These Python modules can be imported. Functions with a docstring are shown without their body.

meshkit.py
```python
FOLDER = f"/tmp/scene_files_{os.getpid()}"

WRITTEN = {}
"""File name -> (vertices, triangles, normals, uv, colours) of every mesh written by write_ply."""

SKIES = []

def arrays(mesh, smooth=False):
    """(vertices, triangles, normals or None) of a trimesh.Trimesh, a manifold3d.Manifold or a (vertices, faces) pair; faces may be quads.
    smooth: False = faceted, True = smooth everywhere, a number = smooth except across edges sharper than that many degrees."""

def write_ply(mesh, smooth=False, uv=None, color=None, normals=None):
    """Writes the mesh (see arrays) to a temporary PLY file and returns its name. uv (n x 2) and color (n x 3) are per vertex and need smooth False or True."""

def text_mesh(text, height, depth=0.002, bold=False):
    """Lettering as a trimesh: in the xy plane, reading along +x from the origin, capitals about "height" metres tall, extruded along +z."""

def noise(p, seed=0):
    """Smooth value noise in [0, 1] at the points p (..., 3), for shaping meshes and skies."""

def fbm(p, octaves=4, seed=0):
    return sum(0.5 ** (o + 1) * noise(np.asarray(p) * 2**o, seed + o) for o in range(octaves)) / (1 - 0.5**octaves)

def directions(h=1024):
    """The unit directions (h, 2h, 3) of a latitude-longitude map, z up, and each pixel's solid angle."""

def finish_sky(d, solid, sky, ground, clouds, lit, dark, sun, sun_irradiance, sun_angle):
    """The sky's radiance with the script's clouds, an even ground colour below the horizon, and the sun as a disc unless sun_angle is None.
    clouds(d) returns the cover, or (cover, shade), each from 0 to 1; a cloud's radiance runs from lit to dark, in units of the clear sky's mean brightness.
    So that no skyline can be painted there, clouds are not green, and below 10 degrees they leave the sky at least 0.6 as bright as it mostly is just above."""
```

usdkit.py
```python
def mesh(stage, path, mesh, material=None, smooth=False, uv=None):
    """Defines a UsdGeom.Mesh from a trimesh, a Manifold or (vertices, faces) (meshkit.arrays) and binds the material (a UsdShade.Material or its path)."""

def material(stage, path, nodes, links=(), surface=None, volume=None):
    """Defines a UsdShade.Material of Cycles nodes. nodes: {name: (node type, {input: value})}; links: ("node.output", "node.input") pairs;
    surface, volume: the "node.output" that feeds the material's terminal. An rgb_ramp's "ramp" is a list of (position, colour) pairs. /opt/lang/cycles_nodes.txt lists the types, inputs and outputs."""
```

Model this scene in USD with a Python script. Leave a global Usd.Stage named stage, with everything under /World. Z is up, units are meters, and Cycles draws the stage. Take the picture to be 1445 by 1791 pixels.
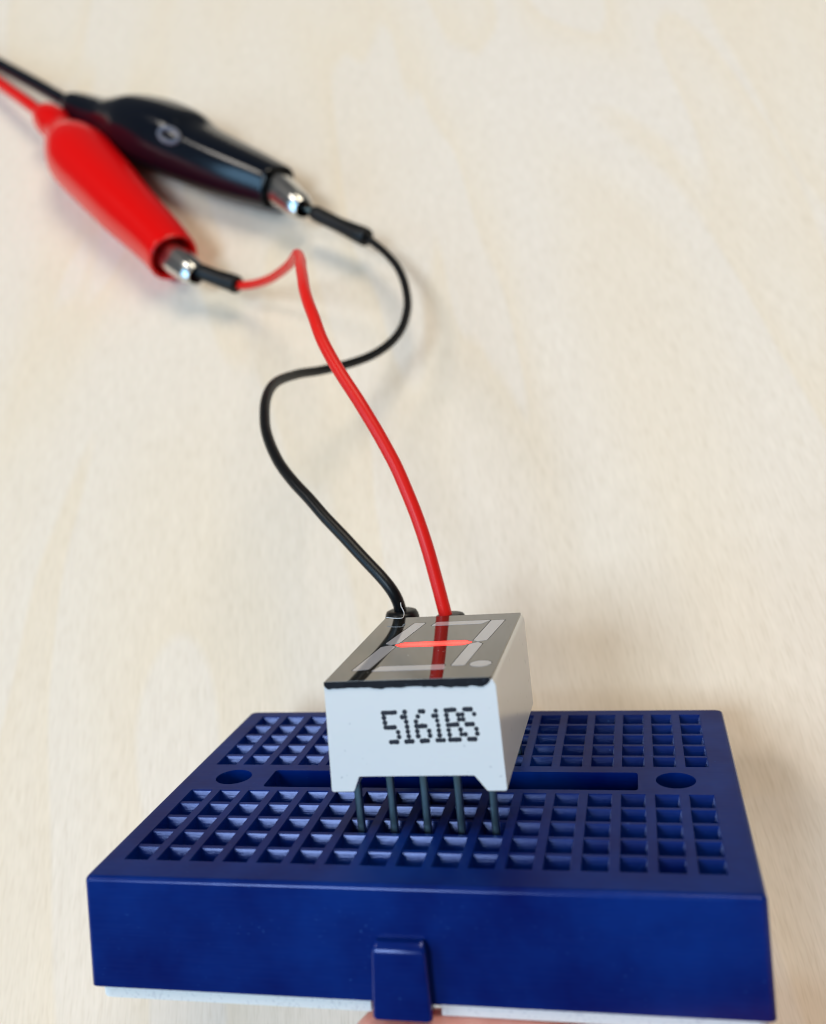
import math, random
import numpy as np, trimesh, manifold3d as m3
from manifold3d import Manifold, CrossSection
from scipy.interpolate import splprep, splev
import shapely
from shapely.geometry import Polygon, Point
from pxr import Usd, UsdGeom, UsdLux, UsdShade, Gf, Sdf
import usdkit, meshkit

random.seed(7); RNG = np.random.default_rng(7)
stage = Usd.Stage.CreateInMemory()
UsdGeom.SetStageUpAxis(stage, UsdGeom.Tokens.z); UsdGeom.SetStageMetersPerUnit(stage, 1.0)
UsdGeom.Xform.Define(stage, '/World'); UsdGeom.Scope.Define(stage, '/World/Looks')
MM = 0.001

# ------------------------------------------------------------------ camera
# solved from the photograph: rows are the camera's right / down / forward in the breadboard's own axes
R_CAM = np.array([[0.97678304, 0.20010822, -0.07649574], [-0.04483198, -0.15822968, -0.98638403], [-0.20948745, 0.96691265, -0.14558482]])
C_BOARD = np.array([37.01738919, -67.54800411, 34.64076005])
TILT = math.radians(45)                      # the board is lifted at the front, its back edge stays on the table
P0 = np.array([0, 30.7, -9.9])
B2T = np.array([[1, 0, 0], [0, math.cos(TILT), math.sin(TILT)], [0, -math.sin(TILT), math.cos(TILT)]])
def b2t(p): return (np.asarray(p, float) - P0) @ B2T.T
RT = R_CAM @ B2T.T                           # camera axes in table axes
C_T = b2t(C_BOARD)
cam = UsdGeom.Camera.Define(stage, '/World/camera')
M4 = np.eye(4); M4[0, :3], M4[1, :3], M4[2, :3], M4[3, :3] = RT[0], -RT[1], -RT[2], C_T * MM
cam.AddTransformOp().Set(Gf.Matrix4d(*M4.ravel().tolist()))
cam.CreateHorizontalApertureAttr(36.0); cam.CreateVerticalApertureAttr(36.0 * 1024 / 826)
FPX = 1849.97
cam.CreateFocalLengthAttr(36.0 * FPX / 1445)
cam.CreateClippingRangeAttr(Gf.Vec2f(0.005, 50))
cam.CreateFStopAttr(36.0 * FPX / 1445 / 1.25)
cam.CreateFocusDistanceAttr(0.088)
cam.CreateExposureAttr(0.15)

# ------------------------------------------------------------------ lamps
def rect_lamp(name, pos, target, w, h, color, intensity):
    l = UsdLux.RectLight.Define(stage, '/World/' + name)
    l.CreateWidthAttr(w); l.CreateHeightAttr(h); l.CreateColorAttr(Gf.Vec3f(*color)); l.CreateIntensityAttr(intensity)
    z = np.array(pos, float) - np.array(target, float); z /= np.linalg.norm(z)
    up = np.array([0, 1.0, 0]) if abs(z[2]) > .8 else np.array([0, 0, 1.0])
    x = np.cross(up, z); x /= np.linalg.norm(x); y = np.cross(z, x)
    m = np.eye(4); m[0, :3], m[1, :3], m[2, :3], m[3, :3] = x, y, z, pos
    l.AddTransformOp().Set(Gf.Matrix4d(*m.ravel().tolist()))
rect_lamp('ceiling_lamp', (-0.585, -1.10, 1.7), (0, 0, 0), 0.58, 0.72, (0.62, 0.82, 1.0), 18.0)
rect_lamp('ceiling_lamp_001', (0.55, 0.95, 1.9), (0, 0.05, 0), 1.1, 1.0, (1.0, 0.91, 0.73), 6.0)
rect_lamp('ceiling_lamp_002', (-1.40, 0.25, 1.75), (0, 0.05, 0), 0.55, 0.55, (1.0, 0.94, 0.86), 9.0)
rect_lamp('window_lamp', (-2.2, -1.2, 1.2), (0, 0, 0), 1.4, 1.2, (0.34, 0.66, 1.0), 4.5)
dome = UsdLux.DomeLight.Define(stage, '/World/room_light')
dm = usdkit.material(stage, '/World/Looks/room_light', {'b': ('background_shader', {'color': (0.95, 0.97, 1.0), 'strength': 0.09})}, surface='b.background')
UsdShade.MaterialBindingAPI.Apply(dome.GetPrim()).Bind(dm)

# ------------------------------------------------------------------ materials
def mat(name, nodes, links=(), surface='p.BSDF'):
    return usdkit.material(stage, '/World/Looks/' + name, nodes, links, surface=surface)
def plain(name, color, rough=.4, **kw):
    return mat(name, {'p': ('principled_bsdf', {'base_color': color, 'roughness': rough, **kw})})

MAT = {}
# pale plywood: figure bands along the grain, fine fibres
GRAIN = -math.atan2(0.362, 1.828)
MAT['wood'] = mat('pale_plywood', {
    'g': ('geometry', {}),
    'rot': ('mapping', {'mapping_type': 'point', 'rotation': (0, 0, GRAIN)}),
    'm1': ('mapping', {'mapping_type': 'point', 'scale': (38, 7, 1), 'location': (3.3, 1.7, 0)}),
    'n1': ('noise_texture', {'scale': 1.0, 'detail': 2.5, 'roughness': .45, 'distortion': .35}),
    'k1': ('math', {'math_type': 'multiply', 'value2': 5.0}),
    'fr': ('math', {'math_type': 'fraction'}),
    'band': ('rgb_ramp', {'ramp': [(0, (.843, .722, .580)), (.10, (.848, .728, .590)), (.32, (.848, .738, .614)), (.65, (.847, .745, .637)), (.93, (.846, .746, .641)), (1, (.843, .722, .580))]}),
    'm2': ('mapping', {'mapping_type': 'point', 'scale': (14, 6, 1), 'location': (7.1, 2, 0)}),
    'n2': ('noise_texture', {'scale': 1.0, 'detail': 2.0, 'roughness': .5}),
    'r2': ('rgb_ramp', {'ramp': [(.3, (1.0, 1.0, 1.02)), (.7, (1.0, .985, .955))]}),
    'mx': ('mix_color', {'blend_type': 'multiply', 'fac': 1.0}),
    'm3': ('mapping', {'mapping_type': 'point', 'scale': (3600, 380, 1)}),
    'n3': ('noise_texture', {'scale': 1.0, 'detail': 2.0, 'roughness': .6}),
    'r3': ('rgb_ramp', {'ramp': [(.25, (.92, .905, .88)), (.48, (1, 1, 1)), (.72, (1.05, 1.05, 1.06))]}),
    'mx2': ('mix_color', {'blend_type': 'multiply', 'fac': 1.0, 'use_clamp': False}),
    'm4': ('mapping', {'mapping_type': 'point', 'scale': (900, 110, 1)}),
    'n4': ('noise_texture', {'scale': 1.0, 'detail': 3.0, 'roughness': .6}),
    'r4': ('rgb_ramp', {'ramp': [(.3, (.975, .97, .965)), (.7, (1.02, 1.02, 1.02))]}),
    'mx3': ('mix_color', {'blend_type': 'multiply', 'fac': 1.0, 'use_clamp': False}),
    'bp': ('bump', {'strength': .25, 'distance': .00006}),
    'p': ('principled_bsdf', {'roughness': .55, 'specular_ior_level': .3}),
}, [('g.position', 'rot.vector'), ('rot.vector', 'm1.vector'), ('m1.vector', 'n1.vector'), ('n1.fac', 'k1.value1'), ('k1.value', 'fr.value1'), ('fr.value', 'band.fac'),
    ('rot.vector', 'm2.vector'), ('m2.vector', 'n2.vector'), ('n2.fac', 'r2.fac'), ('band.color', 'mx.a'), ('r2.color', 'mx.b'),
    ('rot.vector', 'm3.vector'), ('m3.vector', 'n3.vector'), ('n3.fac', 'r3.fac'), ('mx.result', 'mx2.a'), ('r3.color', 'mx2.b'),
    ('rot.vector', 'm4.vector'), ('m4.vector', 'n4.vector'), ('n4.fac', 'r4.fac'), ('mx2.result', 'mx3.a'), ('r4.color', 'mx3.b'),
    ('mx3.result', 'p.base_color'), ('n3.fac', 'bp.height'), ('bp.normal', 'p.normal')])

# blue moulded plastic: fine drag marks along the long side, dust and scuffs
MAT['blue'] = mat('blue_plastic', {
    't': ('texture_coordinate', {}),
    'm1': ('mapping', {'mapping_type': 'point', 'scale': (320, 9000, 9000)}),
    'n1': ('noise_texture', {'scale': 1.0, 'detail': 3.0, 'roughness': .65}),
    'b1': ('bump', {'strength': .30, 'distance': .000035}),
    'sx': ('separate_xyz', {}), 'my': ('map_range', {'from_min': -.0020, 'from_max': -.0014, 'to_min': 0, 'to_max': 1, 'clamp': True}),
    'mz': ('map_range', {'from_min': -.00010, 'from_max': -.00025, 'to_min': .12, 'to_max': 1, 'clamp': True}),
    'mm': ('math', {'math_type': 'multiply'}), 'hh': ('math', {'math_type': 'multiply'}),
    'm2': ('mapping', {'mapping_type': 'point', 'scale': (2600, 4200, 4200)}),
    'n2': ('noise_texture', {'scale': 1.0, 'detail': 2.0, 'roughness': .5}),
    'r2': ('rgb_ramp', {'ramp': [(.68, (0, 0, 0)), (.80, (1, 1, 1))]}),
    'n3': ('noise_texture', {'scale': 260.0, 'detail': 2.0}),
    'r3': ('rgb_ramp', {'ramp': [(.44, (0, 0, 0)), (.62, (.8, .8, .8))]}),
    'sp': ('math', {'math_type': 'multiply'}),
    'rr': ('map_range', {'from_min': .3, 'from_max': .7, 'to_min': .15, 'to_max': .22}),
    'ms': ('map_range', {'from_min': -.00008, 'from_max': -.00011, 'to_min': .10, 'to_max': .46, 'clamp': True}),
    'mr': ('map_range', {'from_min': -.00008, 'from_max': -.00011, 'to_min': .26, 'to_max': 0.0, 'clamp': True}), 'ra': ('math', {'math_type': 'add'}), 'mf': ('map_range', {'from_min': -.0020, 'from_max': -.0014, 'to_min': .02, 'to_max': 0, 'clamp': True}), 'rb': ('math', {'math_type': 'add'}),
    'nh': ('noise_texture', {'scale': 85.0, 'detail': 5.0, 'roughness': .6}),
    'rh': ('rgb_ramp', {'ramp': [(.36, (.0003, .0064, .098)), (.66, (.0012, .0225, .180))]}),
    'c': ('mix_color', {'b': (.03, .10, .34)}),
    'p': ('principled_bsdf', {'specular_tint': (.58, .63, 1.0)}),
}, [('t.object', 'm1.vector'), ('m1.vector', 'n1.vector'), ('t.object', 'sx.vector'), ('sx.y', 'my.value'), ('sx.z', 'mz.value'), ('my.result', 'mm.value1'), ('mz.result', 'mm.value2'), ('n1.fac', 'hh.value1'), ('mm.value', 'hh.value2'), ('hh.value', 'b1.height'), ('b1.normal', 'p.normal'),
    ('t.object', 'm2.vector'), ('m2.vector', 'n2.vector'), ('n2.fac', 'r2.fac'), ('t.object', 'n3.vector'), ('n3.fac', 'r3.fac'),
    ('r2.color', 'sp.value1'), ('r3.color', 'sp.value2'), ('t.object', 'nh.vector'), ('nh.fac', 'rh.fac'), ('rh.color', 'c.a'), ('sp.value', 'c.fac'), ('c.result', 'p.base_color'), ('sx.z', 'ms.value'), ('ms.result', 'p.specular_ior_level'), ('sx.z', 'mr.value'), ('mr.result', 'ra.value1'), ('n1.fac', 'rr.value'), ('rr.result', 'ra.value2'), ('sx.y', 'mf.value'), ('ra.value', 'rb.value1'), ('mf.result', 'rb.value2'), ('rb.value', 'p.roughness')])

def specked(name, base, speck, rough, spec=.5, amount=.72, scale=3000., bump=0.0, bscale=900., **kw):
    return mat(name, {
        't': ('texture_coordinate', {}),
        'n': ('noise_texture', {'scale': scale, 'detail': 1.0}),
        'r': ('rgb_ramp', {'ramp': [(amount, (0, 0, 0)), (amount + .06, (1, 1, 1))]}),
        'c': ('mix_color', {'a': base, 'b': speck}),
        'n2': ('noise_texture', {'scale': bscale, 'detail': 2.0}),
        'b': ('bump', {'strength': bump, 'distance': .0001}),
        'p': ('principled_bsdf', {'roughness': rough, 'specular_ior_level': spec, **kw}),
    }, [('t.object', 'n.vector'), ('n.fac', 'r.fac'), ('r.color', 'c.fac'), ('c.result', 'p.base_color'), ('t.object', 'n2.vector'), ('n2.fac', 'b.height'), ('b.normal', 'p.normal')])
MAT['white'] = specked('white_plastic', (.80, .80, .80), (.60, .61, .63), .22, spec=.45, amount=.73, scale=1500., bump=.12)
MAT['foam'] = specked('white_foam', (.82, .82, .80), (.70, .70, .70), .8, amount=.6, scale=4000., bump=.3, bscale=3000.)
MAT['face'] = specked('grey_face_film', (.015, .0145, .012), (.30, .30, .30), .025, spec=.5, ior=2.25, amount=.745, scale=2600., bump=.006, bscale=260.)
MAT['film_edge'] = specked('black_film_edge', (.006, .007, .012), (.03, .035, .05), .28, amount=.66, scale=2500., bump=.4)
MAT['segment'] = plain('unlit_segment', (.42, .42, .47), .05, ior=1.9)
MAT['lit'] = mat('lit_red_segment', {
    't': ('texture_coordinate', {}), 's': ('separate_xyz', {}),
    'a': ('math', {'math_type': 'absolute'}), 'r': ('map_range', {'from_min': 0, 'from_max': .0034, 'to_min': 1.0, 'to_max': .6, 'clamp': True}),
    'ay': ('math', {'math_type': 'absolute'}), 'ry': ('map_range', {'range_type': 'smoothstep', 'from_min': 0, 'from_max': .00075, 'to_min': 3.6, 'to_max': 1.5, 'clamp': True}), 'm': ('math', {'math_type': 'multiply'}),
    'p': ('principled_bsdf', {'base_color': (.3, .02, .02), 'roughness': .25, 'specular_ior_level': .25, 'emission_color': (1.0, .034, .024)})},
    [('t.object', 's.vector'), ('s.x', 'a.value1'), ('a.value', 'r.value'), ('s.y', 'ay.value1'), ('ay.value', 'ry.value'), ('r.result', 'm.value1'), ('ry.result', 'm.value2'), ('m.value', 'p.emission_strength')])
MAT['pin'] = plain('pin_steel', (.24, .36, .40), .27, metallic=1.0)
MAT['ink'] = plain('black_ink', (.008, .010, .022), .55)
MAT['red_wire'] = specked('red_wire_insulation', (.80, .012, .008), (.75, .09, .07), .38, spec=.28, amount=.74, scale=4000., bump=.1)
MAT['black_wire'] = specked('black_wire_insulation', (.003, .0034, .0045), (.02, .025, .03), .38, spec=.32, amount=.72, scale=4000., bump=.12)
MAT['sleeve'] = specked('black_sleeve', (.004, .0045, .0055), (.02, .025, .03), .36, spec=.27, amount=.72, scale=3000., bump=.25)
MAT['red_boot'] = specked('red_vinyl_boot', (.80, .001, .001), (.80, .002, .002), .22, spec=.36, amount=.9, bump=.06, bscale=300.)
MAT['black_boot'] = specked('black_vinyl_boot', (.0022, .0042, .009), (.003, .006, .012), .15, spec=.4, amount=.9, bump=.06, bscale=300.)
MAT['ring_highlight'] = plain('black_vinyl_highlight', (.13, .13, .16), .25)  # black vinyl with the ring's highlight put into the base colour
MAT['nickel'] = plain('nickel_plate', (.74, .73, .70), .20, metallic=1.0)
MAT['lint'] = plain('white_lint', (.75, .76, .80), .7)
MAT['skin'] = mat('skin', {
    't': ('texture_coordinate', {}), 'n': ('noise_texture', {'scale': 420., 'detail': 3.0}),
    'r': ('rgb_ramp', {'ramp': [(.3, (.62, .24, .19)), (.7, (.74, .35, .29))]}),
    'n2': ('noise_texture', {'scale': 2600., 'detail': 2.0}), 'b': ('bump', {'strength': .25, 'distance': .00012}),
    'p': ('principled_bsdf', {'roughness': .45, 'subsurface_weight': .25, 'subsurface_scale': .002, 'subsurface_radius': (1.0, .3, .15)})},
    [('t.object', 'n.vector'), ('n.fac', 'r.fac'), ('r.color', 'p.base_color'), ('t.object', 'n2.vector'), ('n2.fac', 'b.height'), ('b.normal', 'p.normal')])
MAT['nail'] = plain('finger_nail', (.62, .36, .31), .25)

# ------------------------------------------------------------------ helpers
used = {}
def numbered(parent, name):
    k = parent + '/' + name; n = used.get(k, 0); used[k] = n + 1
    return k if n == 0 else f'{k}_{n:03d}'
def tag(prim, label=None, cat=None, group=None, kind=None):
    for k, v in (('label', label), ('category', cat), ('group', group), ('kind', kind)):
        if v: prim.SetCustomDataByKey(k, v)
def thing(name, label, cat, matrix=None, group=None):
    x = UsdGeom.Xform.Define(stage, numbered('/World', name))
    if matrix is not None: x.AddTransformOp().Set(Gf.Matrix4d(*np.asarray(matrix).ravel().tolist()))
    tag(x.GetPrim(), label, cat, group)
    return str(x.GetPath())
def rowmat(rot, pos):                        # USD row-vector matrix from column rotation + translation in mm
    m = np.eye(4); m[:3, :3] = np.asarray(rot).T; m[3, :3] = np.asarray(pos) * MM
    return m
def obj(name, mesh, m, parent='/World', smooth=35, label=None):
    v, f = (mesh.to_mesh().vert_properties[:, :3], mesh.to_mesh().tri_verts) if hasattr(mesh, 'to_mesh') else (np.asarray(mesh[0]), np.asarray(mesh[1])) if isinstance(mesh, tuple) else (mesh.vertices, mesh.faces)
    g = usdkit.mesh(stage, numbered(parent, name), (np.asarray(v, float) * MM, np.asarray(f, int)), MAT[m], smooth=smooth)
    if label: tag(g.GetPrim(), label)
    return str(g.GetPath())
def cat_(ms): return trimesh.util.concatenate(ms)
def tm(man):
    m = man.to_mesh(); return trimesh.Trimesh(m.vert_properties[:, :3], m.tri_verts, process=False)
def box(x0, x1, y0, y1, z0, z1): return Manifold.cube((x1 - x0, y1 - y0, z1 - z0)).translate((x0, y0, z0))
def frustum(cx, cy, w0, l0, z0, w1, l1, z1):
    p = [(cx + sx * w / 2, cy + sy * l / 2, z) for w, l, z in ((w0, l0, z0), (w1, l1, z1)) for sx in (-1, 1) for sy in (-1, 1)]
    return Manifold.hull_points(np.array(p))
def rrect(x0, x1, y0, y1, r, n=5):
    pts = []
    for cx, cy, a in ((x1 - r, y1 - r, 0), (x0 + r, y1 - r, 90), (x0 + r, y0 + r, 180), (x1 - r, y0 + r, 270)):
        for k in range(n + 1):
            t = math.radians(a + 90 * k / n); pts.append((cx + r * math.cos(t), cy + r * math.sin(t)))
    return pts
def rounded_block(x0, x1, y0, y1, z0, z1, grow=0, rc=.6, re=.45, rb=.1):
    """a block with rounded top edge, draft of "grow" towards the bottom"""
    pts = []
    for k in range(6):
        t = math.radians(90 * k / 5); i, z = re * (1 - math.cos(t)), z1 - re * (1 - math.sin(t))
        pts += [(x, y, z) for x, y in rrect(x0 + i, x1 - i, y0 + i, y1 - i, rc)]
    pts += [(x, y, z0 + rb) for x, y in rrect(x0 - grow, x1 + grow, y0 - grow, y1 + grow, rc)]
    pts += [(x, y, z0) for x, y in rrect(x0 - grow + rb, x1 + grow - rb, y0 - grow + rb, y1 + grow - rb, rc)]
    return Manifold.hull_points(np.array(pts))
def frames(P):
    P = np.asarray(P, float); T = np.gradient(P, axis=0); T /= np.linalg.norm(T, axis=1, keepdims=True)
    u = np.cross(T[0], [0, 0, 1.0]); u = np.cross(T[0], [0, 1.0, 0]) if np.linalg.norm(u) < .1 else u; u /= np.linalg.norm(u)
    U = []
    for t in T:
        u = u - t * (u @ t); u /= np.linalg.norm(u); U.append(u)
    U = np.array(U); return T, U, np.cross(T, U)
def tube(P, r, n=20, cap=True):
    P = np.asarray(P, float); r = np.broadcast_to(np.asarray(r, float), len(P)); T, U, V = frames(P)
    a = np.linspace(0, 2 * math.pi, n, endpoint=False)
    v = (P[:, None] + r[:, None, None] * (np.cos(a)[None, :, None] * U[:, None] + np.sin(a)[None, :, None] * V[:, None])).reshape(-1, 3)
    return loft_faces(v, len(P), n, cap)
def loft_faces(v, k, n, cap=True):
    f = []
    for i in range(k - 1):
        for j in range(n):
            a, b, c, d = i * n + j, i * n + (j + 1) % n, (i + 1) * n + (j + 1) % n, (i + 1) * n + j
            f += [(a, b, c), (a, c, d)]
    if cap:
        v = np.vstack([v, v[:n].mean(0), v[-n:].mean(0)]); c0, c1 = len(v) - 2, len(v) - 1
        for j in range(n):
            f += [(c0, (j + 1) % n, j), (c1, (k - 1) * n + j, (k - 1) * n + (j + 1) % n)]
    return trimesh.Trimesh(v, f, process=False)
def px_ray(x, y): return RT.T @ np.array([(x - 722.5) / FPX, (y - 895.5) / FPX, 1.0])
def at_depth(x, y, z): return C_T + px_ray(x, y) * z
def at_height(x, y, h):
    r = px_ray(x, y); return C_T + r * (h - C_T[2]) / r[2]
def spline(P, n=160, s=0.0):
    tck, _ = splprep(np.asarray(P, float).T, s=s, k=3); return np.array(splev(np.linspace(0, 1, n), tck)).T
def resample(P, n):
    P = np.asarray(P, float); d = np.r_[0, np.cumsum(np.linalg.norm(np.diff(P, axis=0), axis=1))]
    t = np.linspace(0, d[-1], n); return np.stack([np.interp(t, d, P[:, k]) for k in range(3)], 1)

# ------------------------------------------------------------------ the table
g = usdkit.mesh(stage, numbered('/World', 'tabletop'), tm(rounded_block(-520, 560, -420, 620, -18, 0, rc=3, re=1.5).translate((0, 0, 0))).apply_scale(MM), MAT['wood'], smooth=35)
tag(g.GetPrim(), 'pale plywood tabletop with faint wood grain under everything', 'tabletop', kind='structure')

# ------------------------------------------------------------------ breadboard
BOARD = rowmat(B2T, b2t((0, 0, 0)))
bb = thing('breadboard', 'mini solderless breadboard of blue plastic tilted up at its front edge', 'breadboard', BOARD)
X0, X1, Y0, Y1, H = -2.72, 43.72, -3.82, 30.63, 8.3
body = rounded_block(X0, X1, Y0, Y1, -H, 0, grow=.30, rc=.45, re=.40)
PITCH = 2.54; COLS = [i * PITCH for i in range(17)]; ROWS = [i * PITCH for i in range(5)] + [17.78 + i * PITCH for i in range(5)]
cuts = []
for i, x in enumerate(COLS):
    for j, y in enumerate(ROWS):
        rng = random.Random(i * 31 + j)
        dx, dy = rng.uniform(-.02, .02), rng.uniform(-.02, .02)
        cuts.append(frustum(x + dx, y + dy, 1.86, 2.22, .02, .86, .86, -2.0))
        cuts.append(box(x - .42, x + .42, y - .42, y + .42, -6.4, -1.9))
    for y0 in (ROWS[0], ROWS[5]):            # the walls between the rows end a little lower than the ribs between the columns
        cuts.append(frustum(x, y0 + 2 * PITCH, 1.86, 4 * PITCH + 2.22, .03, 1.82, 4 * PITCH + 2.18, -.07))
for cx in (1.79, 40.64 - 1.79): cuts.append(Manifold.cylinder(6.5, 1.55, 1.55, 48).translate((cx, 13.97, -6.4)))
cuts.append(CrossSection([rrect(5.1, 35.92, 11.98, 15.48, .35)]).extrude(5.6).translate((0, 0, -5.5)))
body = body - Manifold.batch_boolean(cuts, m3.OpType.Add)
obj('body', body, 'blue', bb, smooth=32)
foam = CrossSection([rrect(X0 + .15, X1 - .1, Y0 + .15, Y1 - .2, .8)]) - CrossSection([rrect(17.6, 22.5, Y0 - 2, Y0 + 1.2, .3)])
obj('foam_pad', foam.extrude(.98).translate((0, 0, -9.3)), 'foam', bb)
lug = Manifold.hull_points(np.array([(x, y, z) for z, w0, w1, yy in ((-8.98, 18.15, 22.0, -5.0), (-8.88, 18.05, 22.1, -5.1), (-4.3, 18.3, 21.95, -5.0), (-3.85, 18.4, 21.85, -4.8), (-3.62, 18.5, 21.75, -4.5)) for x, y in ((w0 + .25, yy), (w0, yy + .25), (w1 - .25, yy), (w1, yy + .25), (w0 + .1, -3.6), (w1 - .1, -3.6))]))
obj('lug', lug, 'blue', bb, smooth=35)

# ------------------------------------------------------------------ seven segment display
from scipy.spatial.transform import Rotation as Rot
D_R = Rot.from_euler('zxy', [-.005, -.015, -.020]).as_matrix(); D_0 = np.array([20.5, 12.3, 11.83])
disp = thing('led_display', 'white seven segment LED display with lit red middle bar plugged in breadboard', 'LED display', rowmat(B2T @ D_R, b2t(D_0)))
prof = [(-6.22, -.28), (-6.17, -.02), (6.02, -.02), (6.23, -.45), (6.42, -8.05), (6.30, -8.15), (5.05, -8.15), (4.95, -8.05), (4.22, -7.05), (4.1, -7.0), (-4.2, -7.0), (-4.32, -7.05), (-4.75, -8.05), (-4.85, -8.15), (-6.36, -8.15), (-6.46, -8.05)]
hull_ = Manifold.extrude(CrossSection([prof[::-1]]), 19.0, 6)   # xz profile, run along y
hb = tm(hull_); v = hb.vertices.copy(); yy = 9.5 - v[:, 2]; v = np.c_[v[:, 0], yy, v[:, 1]]
hb = trimesh.Trimesh(v, hb.faces, process=False); hb.fix_normals()
# little draft on the two ends and a soft edge
obj('body', hb, 'white', disp, smooth=25)

SL = 0.105                                  # slant of the figure
def seg(pts): return Polygon([(x, y) for x, y in pts])
SEG = {
    'a': [(-1.25, 6.02), (3.05, 6.05), (3.62, 7.18), (-1.0, 7.18)],
    'b': [(3.22, .62), (3.62, .28), (4.22, .62), (4.86, 7.05), (3.78, 7.05)],
    'c': [(2.62, -6.3), (3.55, -6.3), (4.0, -.5), (3.6, .02), (3.05, -.5)],
    'd': [(-3.2, -7.18), (2.2, -7.18), (2.0, -6.02), (-2.85, -6.02)],
    'e': [(-4.75, -6.9), (-3.6, -6.6), (-3.0, -.55), (-3.5, -.02), (-4.1, -.5)],
    'f': [(-3.95, .62), (-3.45, .22), (-2.9, .62), (-2.05, 7.05), (-2.95, 7.2)],
}
LIT = [(-3.1, .05), (-2.42, .78), (2.55, .78), (3.16, .08), (2.5, -.66), (-2.45, -.66)]
def rounded(poly, r=.12): return poly.buffer(-r).buffer(r * 1.0, quad_segs=4)
allseg = {k: rounded(seg(p).buffer(.05)) for k, p in SEG.items()}; litp = rounded(seg(LIT), .08); dp = Point(4.72, -6.05).buffer(.80)
def cs(poly): return CrossSection([list(shapely.geometry.polygon.orient(poly, 1.0).exterior.coords)[:-1]])
FX0, FX1, FY0, FY1, FT = -6.16, 6.0, -9.5, 9.42, .14
plate = CrossSection([rrect(FX0, FX1, FY0, FY1, .18)])
sheet = plate.extrude(FT)
for p in list(allseg.values()) + [litp, dp]:
    sheet = sheet - cs(p.buffer(.07)).extrude(.2).translate((0, 0, FT - .05))
obj('face_film', sheet, 'face', disp, smooth=False)
for k in 'abcdef': obj('segment', cs(allseg[k]).extrude(.055).translate((0, 0, FT - .05)), 'segment', disp, smooth=False)
obj('segment', cs(litp).extrude(.055).translate((0, 0, FT - .05)), 'lit', disp, smooth=False, label='glowing red middle segment')
obj('decimal_point', cs(dp).extrude(.055).translate((0, 0, FT - .05)), 'segment', disp, smooth=False)
# black film folded down over the front edge, ragged below
xs = np.linspace(-6.2, 5.86, 70); low = -.47 - .16 * (meshkit.fbm(np.c_[xs * 1.3, xs * 0, xs * 0], 3) - .5) * 2 - .05 * np.sin(xs * .5)
low[:3] = [-.15, -.36, -.44]; low[-3:] = [-.42, -.32, -.12]
low = np.minimum(low, -.08)
fe = Polygon([(x, .13) for x in xs] + [(x, z) for x, z in zip(xs[::-1], low[::-1])])
e = cs(fe).extrude(.07); et = tm(e); v = et.vertices; et = trimesh.Trimesh(np.c_[v[:, 0], -9.5 - v[:, 2], v[:, 1]], et.faces[:, ::-1], process=False); et.fix_normals()
obj('film_edge', et, 'film_edge', disp, smooth=30)
for py in (-7.62, 7.62):
    for i in range(5):
        x = (i - 2) * PITCH - .05
        p = Manifold.hull_points(np.array([(x + sx * w, py + .25 + sy * d, z) for w, d, z in ((.27, .17, -6.9), (.27, .17, -14.2), (.1, .08, -15.2)) for sx in (-1, 1) for sy in (-1, 1)] + [(x + sx * .2, py + .25 + sy * .24, z) for z in (-6.9, -14.2) for sx in (-1, 1) for sy in (-1, 1)]))
        obj('pin', p, 'pin', disp, smooth=50)
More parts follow.
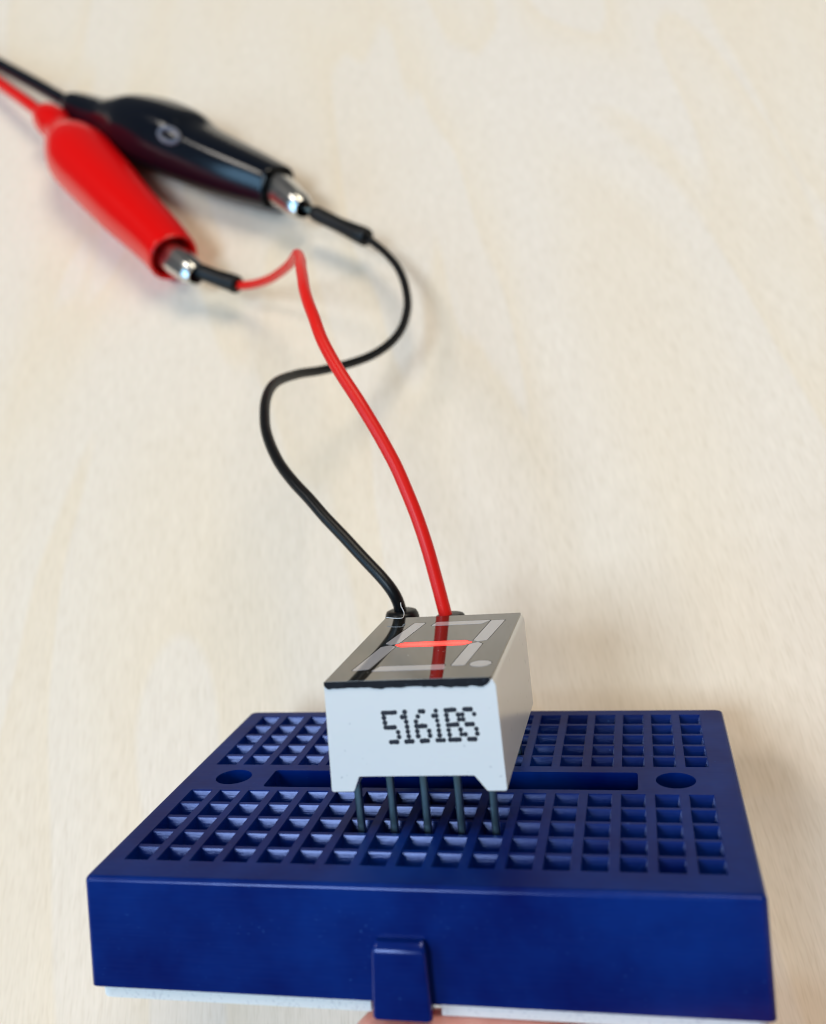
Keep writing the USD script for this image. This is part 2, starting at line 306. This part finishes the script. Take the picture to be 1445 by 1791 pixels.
FONT = {'5': ['#####', '#....', '#....', '####.', '....#', '....#', '.###.'], '1': ['..#..', '.##..', '..#..', '..#..', '..#..', '..#..', '.###.'],
        '6': ['..##.', '.#...', '#....', '####.', '#...#', '#...#', '.###.'], 'B': ['####.', '#...#', '#...#', '####.', '#...#', '#...#', '####.'],
        'S': ['.###.', '#...#', '#....', '.###.', '....#', '#...#', '.###.']}
for ci, ch in enumerate('5161BS'):
    dots = []
    for r in range(7):
        for c in range(5):
            if FONT[ch][r][c] != '#': continue
            x = -2.02 + ci * 1.135 + c * .215 + r * .026 + random.uniform(-.015, .015); z = -2.28 - r * .363 + (ci * 1.135 + c * .215) * .022 + random.uniform(-.012, .012)
            d = trimesh.creation.icosphere(2, 1.0); rr = random.uniform(.168, .192)
            d.vertices = d.vertices * [rr * 1.0, .018, rr * 1.04] + [x, -9.5, z]; dots.append(d)
    obj('printed_digit' if ch.isdigit() else 'printed_letter', cat_(dots), 'ink', disp, smooth=40)

# ------------------------------------------------------------------ jumper wires
WR = .545
def sleeve(P0_, P1_, r0, r1, seed=0, sides=28):
    """moulded sleeve from P0_ (pin end) to P1_ (wire end), rounded and slightly lumpy"""
    P0_, P1_ = np.array(P0_, float), np.array(P1_, float); L = np.linalg.norm(P1_ - P0_)
    s = np.array([0, .02, .05, .12, .5, .8, .9, .94, .97, .99, 1.0]); rad = r0 + (r1 - r0) * np.clip((s - .6) / .3, 0, 1)
    rad = rad * np.array([.62, .88, .98, 1, 1, 1, 1, 1, .96, .88, .70])
    P = P0_ + (P1_ - P0_) * s[:, None]
    m = tube(P, rad, sides)
    k = meshkit.fbm(m.vertices * .55 + seed * 7.3, 3) - .5
    ax = (P1_ - P0_) / L; q = m.vertices - P0_; rad_v = q - (q @ ax)[:, None] * ax; rn = np.linalg.norm(rad_v, axis=1, keepdims=True)
    m.vertices = m.vertices + rad_v / np.maximum(rn, 1e-6) * (k * .35)[:, None] * np.minimum(rn / .6, 1)
    return m
def wire_path(px, zs, start, end, end_dir):
    """px: centre line in the solved camera, zs: (fraction, depth) along it"""
    px = np.array(px, float); d = np.r_[0, np.cumsum(np.linalg.norm(np.diff(px, axis=0), axis=1))]; d /= d[-1]
    from scipy.interpolate import PchipInterpolator
    z = PchipInterpolator(*np.array(zs, float).T)(d)
    return np.array([at_depth(x, y, q) for (x, y), q in zip(px, z)])

def wobble(P, seed): return P + (np.stack([meshkit.fbm(np.c_[np.arange(len(P)) * .035, np.zeros(len(P)) + k * 9.1, np.zeros(len(P))], 3, seed) for k in range(3)], 1) - .5) * .55
black_px = [(695.6, 1053.7), (681.9, 1026.3), (654.5, 992.8), (614.9, 953.2), (578.3, 919.7), (554, 889), (523.5, 849.7), (493.1, 810.1), (473.3, 770.5), (462, 731), (464.2, 700.5), (477.9, 673), (508.3, 654.8), (547.9, 645.7), (590.5, 639.6), (633.2, 628.9), (676.5, 604), (702.7, 572), (715.8, 534.3), (711.4, 502.3), (694, 467.4), (670.7, 438.4), (650.3, 422.4)]
BT = b2t((15.05, 25.4, 11.55))
ZT = lambda p: float(RT[2] @ (np.asarray(p) - C_T))
bend = at_height(641, 416, 4.6); bjaw = at_height(537, 366, 5.2)
bp = wire_path(black_px, [(0, ZT(BT) - 1.0), (.25, 101.5), (.42, 110), (.55, 122), (.68, 132), (.8, 138.5), (.9, 146), (1, ZT(bend) - .6)], None, None, None)
bdir = (bjaw - bend) / np.linalg.norm(bjaw - bend)
base_b = b2t((15.24, 25.4, .3))
bax = (BT - base_b) / np.linalg.norm(BT - base_b)
path = spline(np.vstack([BT - bax * 3, BT - bax * .2, bp[0:], bend + bdir * 1.5]), 220, s=.6)
jb = thing('jumper_wire', 'black jumper wire looping from behind the display to the black clip', 'jumper wire')
obj('insulation', tube(wobble(path, 1), WR * 1.04, 20), 'black_wire', jb, smooth=60)
obj('plug_sleeve', sleeve(base_b, BT, 1.5, 1.58, 1), 'sleeve', jb, smooth=40)
obj('plug_sleeve', sleeve(bjaw - bdir * 1.2, bend - bdir * .3, 1.12, 1.38, 2), 'sleeve', jb, smooth=40)
obj('pin', tube([b2t((15.24, 25.4, .6)), b2t((15.24, 25.4, -5.5))], .3, 10), 'pin', jb)
obj('pin', tube([bjaw - bdir * 2, bjaw + bdir * 4.5], .32, 10), 'pin', jb)

red_px = [(782.4, 1075), (776.3, 1050.7), (758, 995.9), (739.7, 941), (719.9, 889.3), (700.1, 840.6), (678.8, 794.9), (651.4, 740), (621, 685.3), (590.5, 636.5), (569, 603), (545.7, 557.6), (531.5, 502.3), (527.0, 461.6), (526.5, 443.0), (519.5, 447), (507, 459), (493.4, 470.8), (467.2, 486.8), (438, 496.5), (422, 499)]
RTOP = b2t((19.55, 25.4, 11.05)); base_r = b2t((20.32, 25.4, .3)); rax = (RTOP - base_r) / np.linalg.norm(RTOP - base_r)
rend = at_height(414, 497.5, 4.6); rjaw = at_height(333, 469, 5.2); rdir = (rjaw - rend) / np.linalg.norm(rjaw - rend)
rp = wire_path(red_px, [(0, ZT(RTOP) - .4), (.2, 97.3), (.4, 98.3), (.55, 100.5), (.7, 105), (.79, 110.5), (.825, 116), (.85, 125), (.88, 134), (.93, 146), (1, ZT(rend) - .4)], None, None, None)
path = spline(np.vstack([RTOP - rax * 3, RTOP - rax * .8, rp[1:], rend + rdir * 1.5]), 220, s=.8)
jr = thing('jumper_wire', 'red jumper wire arching up from behind the display to the red clip', 'jumper wire')
obj('insulation', tube(wobble(path, 2), WR * 1.13, 20), 'red_wire', jr, smooth=60)
obj('plug_sleeve', sleeve(base_r, RTOP, 1.38, 1.45, 5), 'sleeve', jr, smooth=40, label='black sleeve standing behind the display')
obj('plug_sleeve', sleeve(rjaw - rdir * 1.2, rend - rdir * .3, 1.18, 1.40, 6), 'sleeve', jr, smooth=40, label='black sleeve held in the red clip')
obj('pin', tube([b2t((20.32, 25.4, .6)), b2t((20.32, 25.4, -5.5))], .3, 10), 'pin', jr)
obj('pin', tube([rjaw - rdir * 2, rjaw + rdir * 4.5], .32, 10), 'pin', jr)

# ------------------------------------------------------------------ alligator clip leads
def loft(C, prof, up_hint=(0, 0, 1), n=40, power=2.0, roll=0.0):
    """C: centres, prof: rows (half width across, up half height, down half height)"""
    C = np.asarray(C, float); T = np.gradient(C, axis=0); T /= np.linalg.norm(T, axis=1, keepdims=True)
    a = np.linspace(0, 2 * math.pi, n, endpoint=False); out = []
    for c, t, (w, hu, hd) in zip(C, T, prof):
        side = np.cross(t, up_hint); side /= np.linalg.norm(side); up = np.cross(side, t)
        s2, u2 = side * math.cos(roll) + up * math.sin(roll), up * math.cos(roll) - side * math.sin(roll)
        ca, sa = np.cos(a), np.sin(a)
        x = np.sign(ca) * np.abs(ca) ** (2 / power) * w; y = np.sign(sa) * np.abs(sa) ** (2 / power); y = np.where(y > 0, y * hu, y * hd)
        out.append(c + x[:, None] * s2 + y[:, None] * u2)
    return np.array(out)
def jaw(F, t, side, up, L, w, h, flip, seed):
    """one spring jaw: a bent channel narrowing to the tip, with small teeth on its long edges"""
    n, k = 17, 12; out = []
    for thick in (0, .35):
        for i in range(k):
            s = i / (k - 1); c = F + t * (L * s - 4.0 * (1 - s)); ww = (w - thick) * (1 - .22 * s ** 2); hh = (h - thick) * (1 - .30 * s ** 2)
            if i == k - 1: ww, hh = ww * .80, hh * .80
            for j in range(n):
                a = math.pi * j / (n - 1)
                x = ww * math.copysign(abs(math.cos(a)) ** .75, math.cos(a)); y = hh * math.sin(a) ** .75
                tooth = .28 if (j in (0, n - 1) and i % 2 == 0 and thick == 0) else 0
                out.append(c + side * x + up * flip * (y + .12 - tooth))
    v = np.array(out); f = []
    g = lambda q, i, j: q * k * n + i * n + j
    for i in range(k - 1):
        for j in range(n - 1):
            f += [(g(0, i, j), g(0, i, j + 1), g(0, i + 1, j + 1)), (g(0, i, j), g(0, i + 1, j + 1), g(0, i + 1, j)), (g(1, i, j), g(1, i + 1, j + 1), g(1, i, j + 1)), (g(1, i, j), g(1, i + 1, j), g(1, i + 1, j + 1))]
        for j in (0, n - 1): f += [(g(0, i, j), g(0, i + 1, j), g(1, i + 1, j)), (g(0, i, j), g(1, i + 1, j), g(1, i, j))]
    for i in (0, k - 1):
        for j in range(n - 1): f += [(g(0, i, j), g(1, i, j), g(1, i, j + 1)), (g(0, i, j), g(1, i, j + 1), g(0, i, j + 1))]
    m = trimesh.Trimesh(v, f, process=False); m.fix_normals(); return m
def clip_lead(label, centre_px, heights, stations, boot_mat, cable_px, cable_h, cable_r, roll, jaw_dir, jaw_w, jaw_len, jroll, power=2.2, bump=None):
    root = thing('alligator_clip', label, 'alligator clip')
    C = spline([at_height(x, y, h) for (x, y), h in zip(centre_px, heights)], 90)
    C = resample(C, 90); S = np.array(stations, float); u = np.linspace(0, 1, 90)
    from scipy.interpolate import PchipInterpolator
    prof = np.stack([PchipInterpolator(S[:, 0], S[:, k])(u) for k in (1, 2, 3)], 1)
    if bump: prof[:, 1] += bump(u)
    rings = loft(C, prof, n=44, power=power, roll=roll)
    # front lip: rolls inward and runs back inside, so that the opening is hollow
    t = C[-1] - C[-3]; t /= np.linalg.norm(t); last = rings[-1]; ctr = last.mean(0)
    extra = [ctr + (last - ctr) * .97 + t * .22, ctr + (last - ctr) * .90 + t * .26, ctr + (last - ctr) * .84 + t * .1, ctr + (last - ctr) * .80 - t * 1.0, ctr + (last - ctr) * .76 - t * 5.0]
    first = rings[0]; c0 = first.mean(0); t0 = C[0] - C[2]; t0 /= np.linalg.norm(t0)
    pre = [c0 + (first - c0) * .6 + t0 * .25, c0 + (first - c0) * .9 + t0 * .15]
    allr = np.array(pre + list(rings) + extra)
    obj('boot', loft_faces(allr.reshape(-1, 3), len(allr), 44), boot_mat, root, smooth=50)
    td = jaw_dir / np.linalg.norm(jaw_dir); side = np.cross(td, (0, 0, 1)); side /= np.linalg.norm(side); up = np.cross(side, td)
    s2, u2 = side * math.cos(jroll) + up * math.sin(jroll), up * math.cos(jroll) - side * math.sin(jroll)
    for fl in (1, -1): obj('jaw', jaw(C[-1], td, s2, u2, jaw_len, jaw_w, jaw_w * 1.0, fl, 0), 'nickel', root, smooth=45)
    cp = [C[3]] + [C[0]] + [at_height(x, y, h) for (x, y), h in zip(cable_px, cable_h)]
    cab = spline(cp, 60)
    obj('cable', tube(cab, cable_r, 18), boot_mat, root, smooth=60)
    return root, C, prof
# black clip lies on its side, the pressing lever bulging to the back
F_black = at_height(497, 333, 5.0)
lev = lambda u: .95 / (1 + np.exp(-(u - .30) / .03)) / (1 + np.exp((u - .62) / .015))
kb, Cb, pb = clip_lead('black alligator clip gripping the black jumper sleeve on tabletop', [(126, 183), (186.6, 206), (216.5, 216), (249.4, 228.7), (291.5, 245.5), (359.7, 277), (425, 303.5), (484, 327)], [4.6, 4.6, 4.8, 5, 5.1, 5, 5, 5],
    [(0, 2.2, 2.2, 2.2), (.02, 2.55, 2.55, 2.55), (.185, 3.35, 3.3, 3.3), (.274, 4.4, 4.3, 4.2), (.37, 5.4, 5.0, 4.9), (.49, 5.85, 5.3, 5.0), (.684, 5.1, 4.8, 4.8), (.856, 4.4, 4.1, 4.3), (1, 3.5, 3.3, 3.4)],
    'black_boot', [(92, 164), (46, 138), (0, 113), (-120, 50), (-260, 8)], [4.2, 3.6, 3.0, 1.6, 1.6], 1.3, .55, bjaw - F_black, 2.45, 8.6, .75, power=2.9, bump=lev)
# embossed ring on the black boot, its highlight painted as a paler colour
def hit(mesh_path, x, y):
    m = UsdGeom.Mesh(stage.GetPrimAtPath(mesh_path)); v = np.array(m.GetPointsAttr().Get()) / MM; f = np.array(m.GetFaceVertexIndicesAttr().Get()).reshape(-1, 3)
    d = px_ray(x, y); p, q, r = v[f[:, 0]], v[f[:, 1]], v[f[:, 2]]; e1, e2 = q - p, r - p; h = np.cross(d, e2); det = (e1 * h).sum(1); det = np.where(abs(det) < 1e-12, 1e-12, det)
    w = C_T - p; a = (w * h).sum(1) / det; g = np.cross(w, e1); b = (g * d).sum(1) / det; t = (g * e2).sum(1) / det
    ok = (a >= -1e-6) & (b >= -1e-6) & (a + b <= 1 + 1e-6) & (t > 0); i = np.where(ok)[0][np.argmin(t[ok])]
    n = np.cross(e1[i], e2[i]); n /= np.linalg.norm(n); return C_T + d * t[i], n * (1 if n @ d < 0 else -1)
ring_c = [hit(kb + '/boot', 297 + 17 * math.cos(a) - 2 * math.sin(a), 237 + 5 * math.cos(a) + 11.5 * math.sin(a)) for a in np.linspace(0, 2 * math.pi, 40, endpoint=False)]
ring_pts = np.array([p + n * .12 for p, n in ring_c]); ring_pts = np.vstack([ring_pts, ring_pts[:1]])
obj('embossed_ring', tube(ring_pts, .42, 12, cap=False), 'ring_highlight', kb, smooth=60)
F_red = at_height(312, 452, 5.0)
clip_lead('red alligator clip gripping the sleeve of red jumper wire on tabletop', [(78, 203), (100, 222), (115.5, 242), (148, 285), (184, 323), (222.6, 364.6), (258, 399), (303, 449)], [4.8, 4.9, 5, 5.2, 5.2, 5.1, 5, 4.8],
    [(0, 2.3, 2.3, 2.3), (.02, 2.7, 2.7, 2.7), (.07, 2.9, 2.9, 2.9), (.13, 2.5, 2.5, 2.5), (.176, 3.1, 3.1, 3.1), (.24, 4.4, 4.3, 4.3), (.30, 5.3, 5.0, 4.9), (.36, 5.7, 5.2, 5.1), (.51, 5.4, 5.0, 5.0), (.675, 4.85, 4.7, 4.8), (.815, 4.35, 4.3, 4.4), (1, 3.85, 3.8, 3.9)],
    'red_boot', [(48, 180), (24, 163), (0, 146), (-110, 70), (-250, 5)], [4.5, 4.0, 3.4, 1.5, 1.5], 1.15, .35, rjaw - F_red, 2.3, 7.4, .9)

# ------------------------------------------------------------------ lint on the black sleeve
lp = [at_depth(x, y, z) for x, y, z in ((701, 1054, 95.2), (702.5, 1062, 94.6), (706, 1069, 94.0), (706.5, 1077, 92.9), (703, 1081, 92.3), (692, 1081.5, 92.4), (676, 1080, 93.0))]
o = obj('lint_fibre', tube(spline(lp, 40), .03, 6), 'lint', smooth=60)
tag(stage.GetPrimAtPath(o), 'thin curled white lint fibre clinging to display edge by black sleeve', 'lint')

# ------------------------------------------------------------------ the hand that lifts the front edge
def chain(js):
    out = []
    for (p, r), (q, s) in zip(js[:-1], js[1:]):
        a = Manifold.sphere(r, 24).translate(tuple(p)); b = Manifold.sphere(s, 24).translate(tuple(q))
        out.append(Manifold.batch_hull([a, b]))
    return out
def B(*p): return b2t(p)
parts = []
tip = [(B(23.4, -3.6, -17.2), 6.9), (B(29, -4.2, -17.4), 7.4), (B(44, -8.5, -18.6), 7.9), (B(50, -10.5, -19.2), 8.3), (B(72, -22, -23), 9.2), (B(98, -44, -27), 11)]
parts += chain(tip)
parts += [Manifold.batch_hull([Manifold.sphere(r_, 24).translate(tuple(B(*p_))) for p_, r_ in (((18.9, -3.7, -12.45), 3.15), ((19.4, -3.6, -19.5), 3.0), ((24, -3.9, -12.5), 3.2), ((31, -4.2, -12.8), 3.4), ((29, -4.2, -17.4), 7.2))])]
K = [B(98, -44, -27), B(100, -50, -46), B(98, -56, -64), B(94, -62, -80)]                       # knuckles
W = B(150, -110, -52)
parts += chain([(K[0], 11), (W, 17)]) + chain([(K[1], 11), (W, 17)]) + chain([(K[2], 10.5), (W, 16)]) + chain([(K[3], 9.5), (W, 15)])
parts += [Manifold.batch_hull([Manifold.sphere(10.5, 24).translate(tuple(k)) for k in K])]
for k, (a, b, c) in zip(K[1:], (((72, -30, -46), (70, -52, -44), (86, -62, -46)), ((70, -36, -62), (68, -58, -62), (84, -68, -62)), ((70, -44, -76), (70, -62, -78), (84, -70, -76)))):
    parts += chain([(k, 10), (B(*a), 8.6), (B(*b), 7.8), (B(*c), 7.0)])
parts += chain([(W + (K[0] - W) * .25, 15), (B(104, -74, -20), 11), (B(78, -58, -14), 9.2), (B(56, -46, -18), 8.0)])
parts += chain([(W, 19), (B(235, -190, -92), 26), (B(330, -290, -150), 36)])
hand = Manifold.batch_boolean(parts, m3.OpType.Add)
hm = tm(hand); lo = hm.vertices[:, 2].min()
hand = hand.refine_to_length(3.0); hm = tm(hand); hm.merge_vertices()
trimesh.smoothing.filter_taubin(hm, .5, .53, 12)
hroot = thing('hand', 'hand lifting the front of the blue breadboard with one fingertip', 'hand')
obj('skin', hm, 'skin', hroot, smooth=60)
nl = trimesh.creation.icosphere(3, 1.0); nl.vertices = nl.vertices * [5.2, 4.0, 1.2]
nl.vertices = b2t(nl.vertices @ Rot.from_euler('x', 180, degrees=True).as_matrix().T + [25.5, -4, -24.0])
obj('nail', nl, 'nail', hroot, smooth=60)
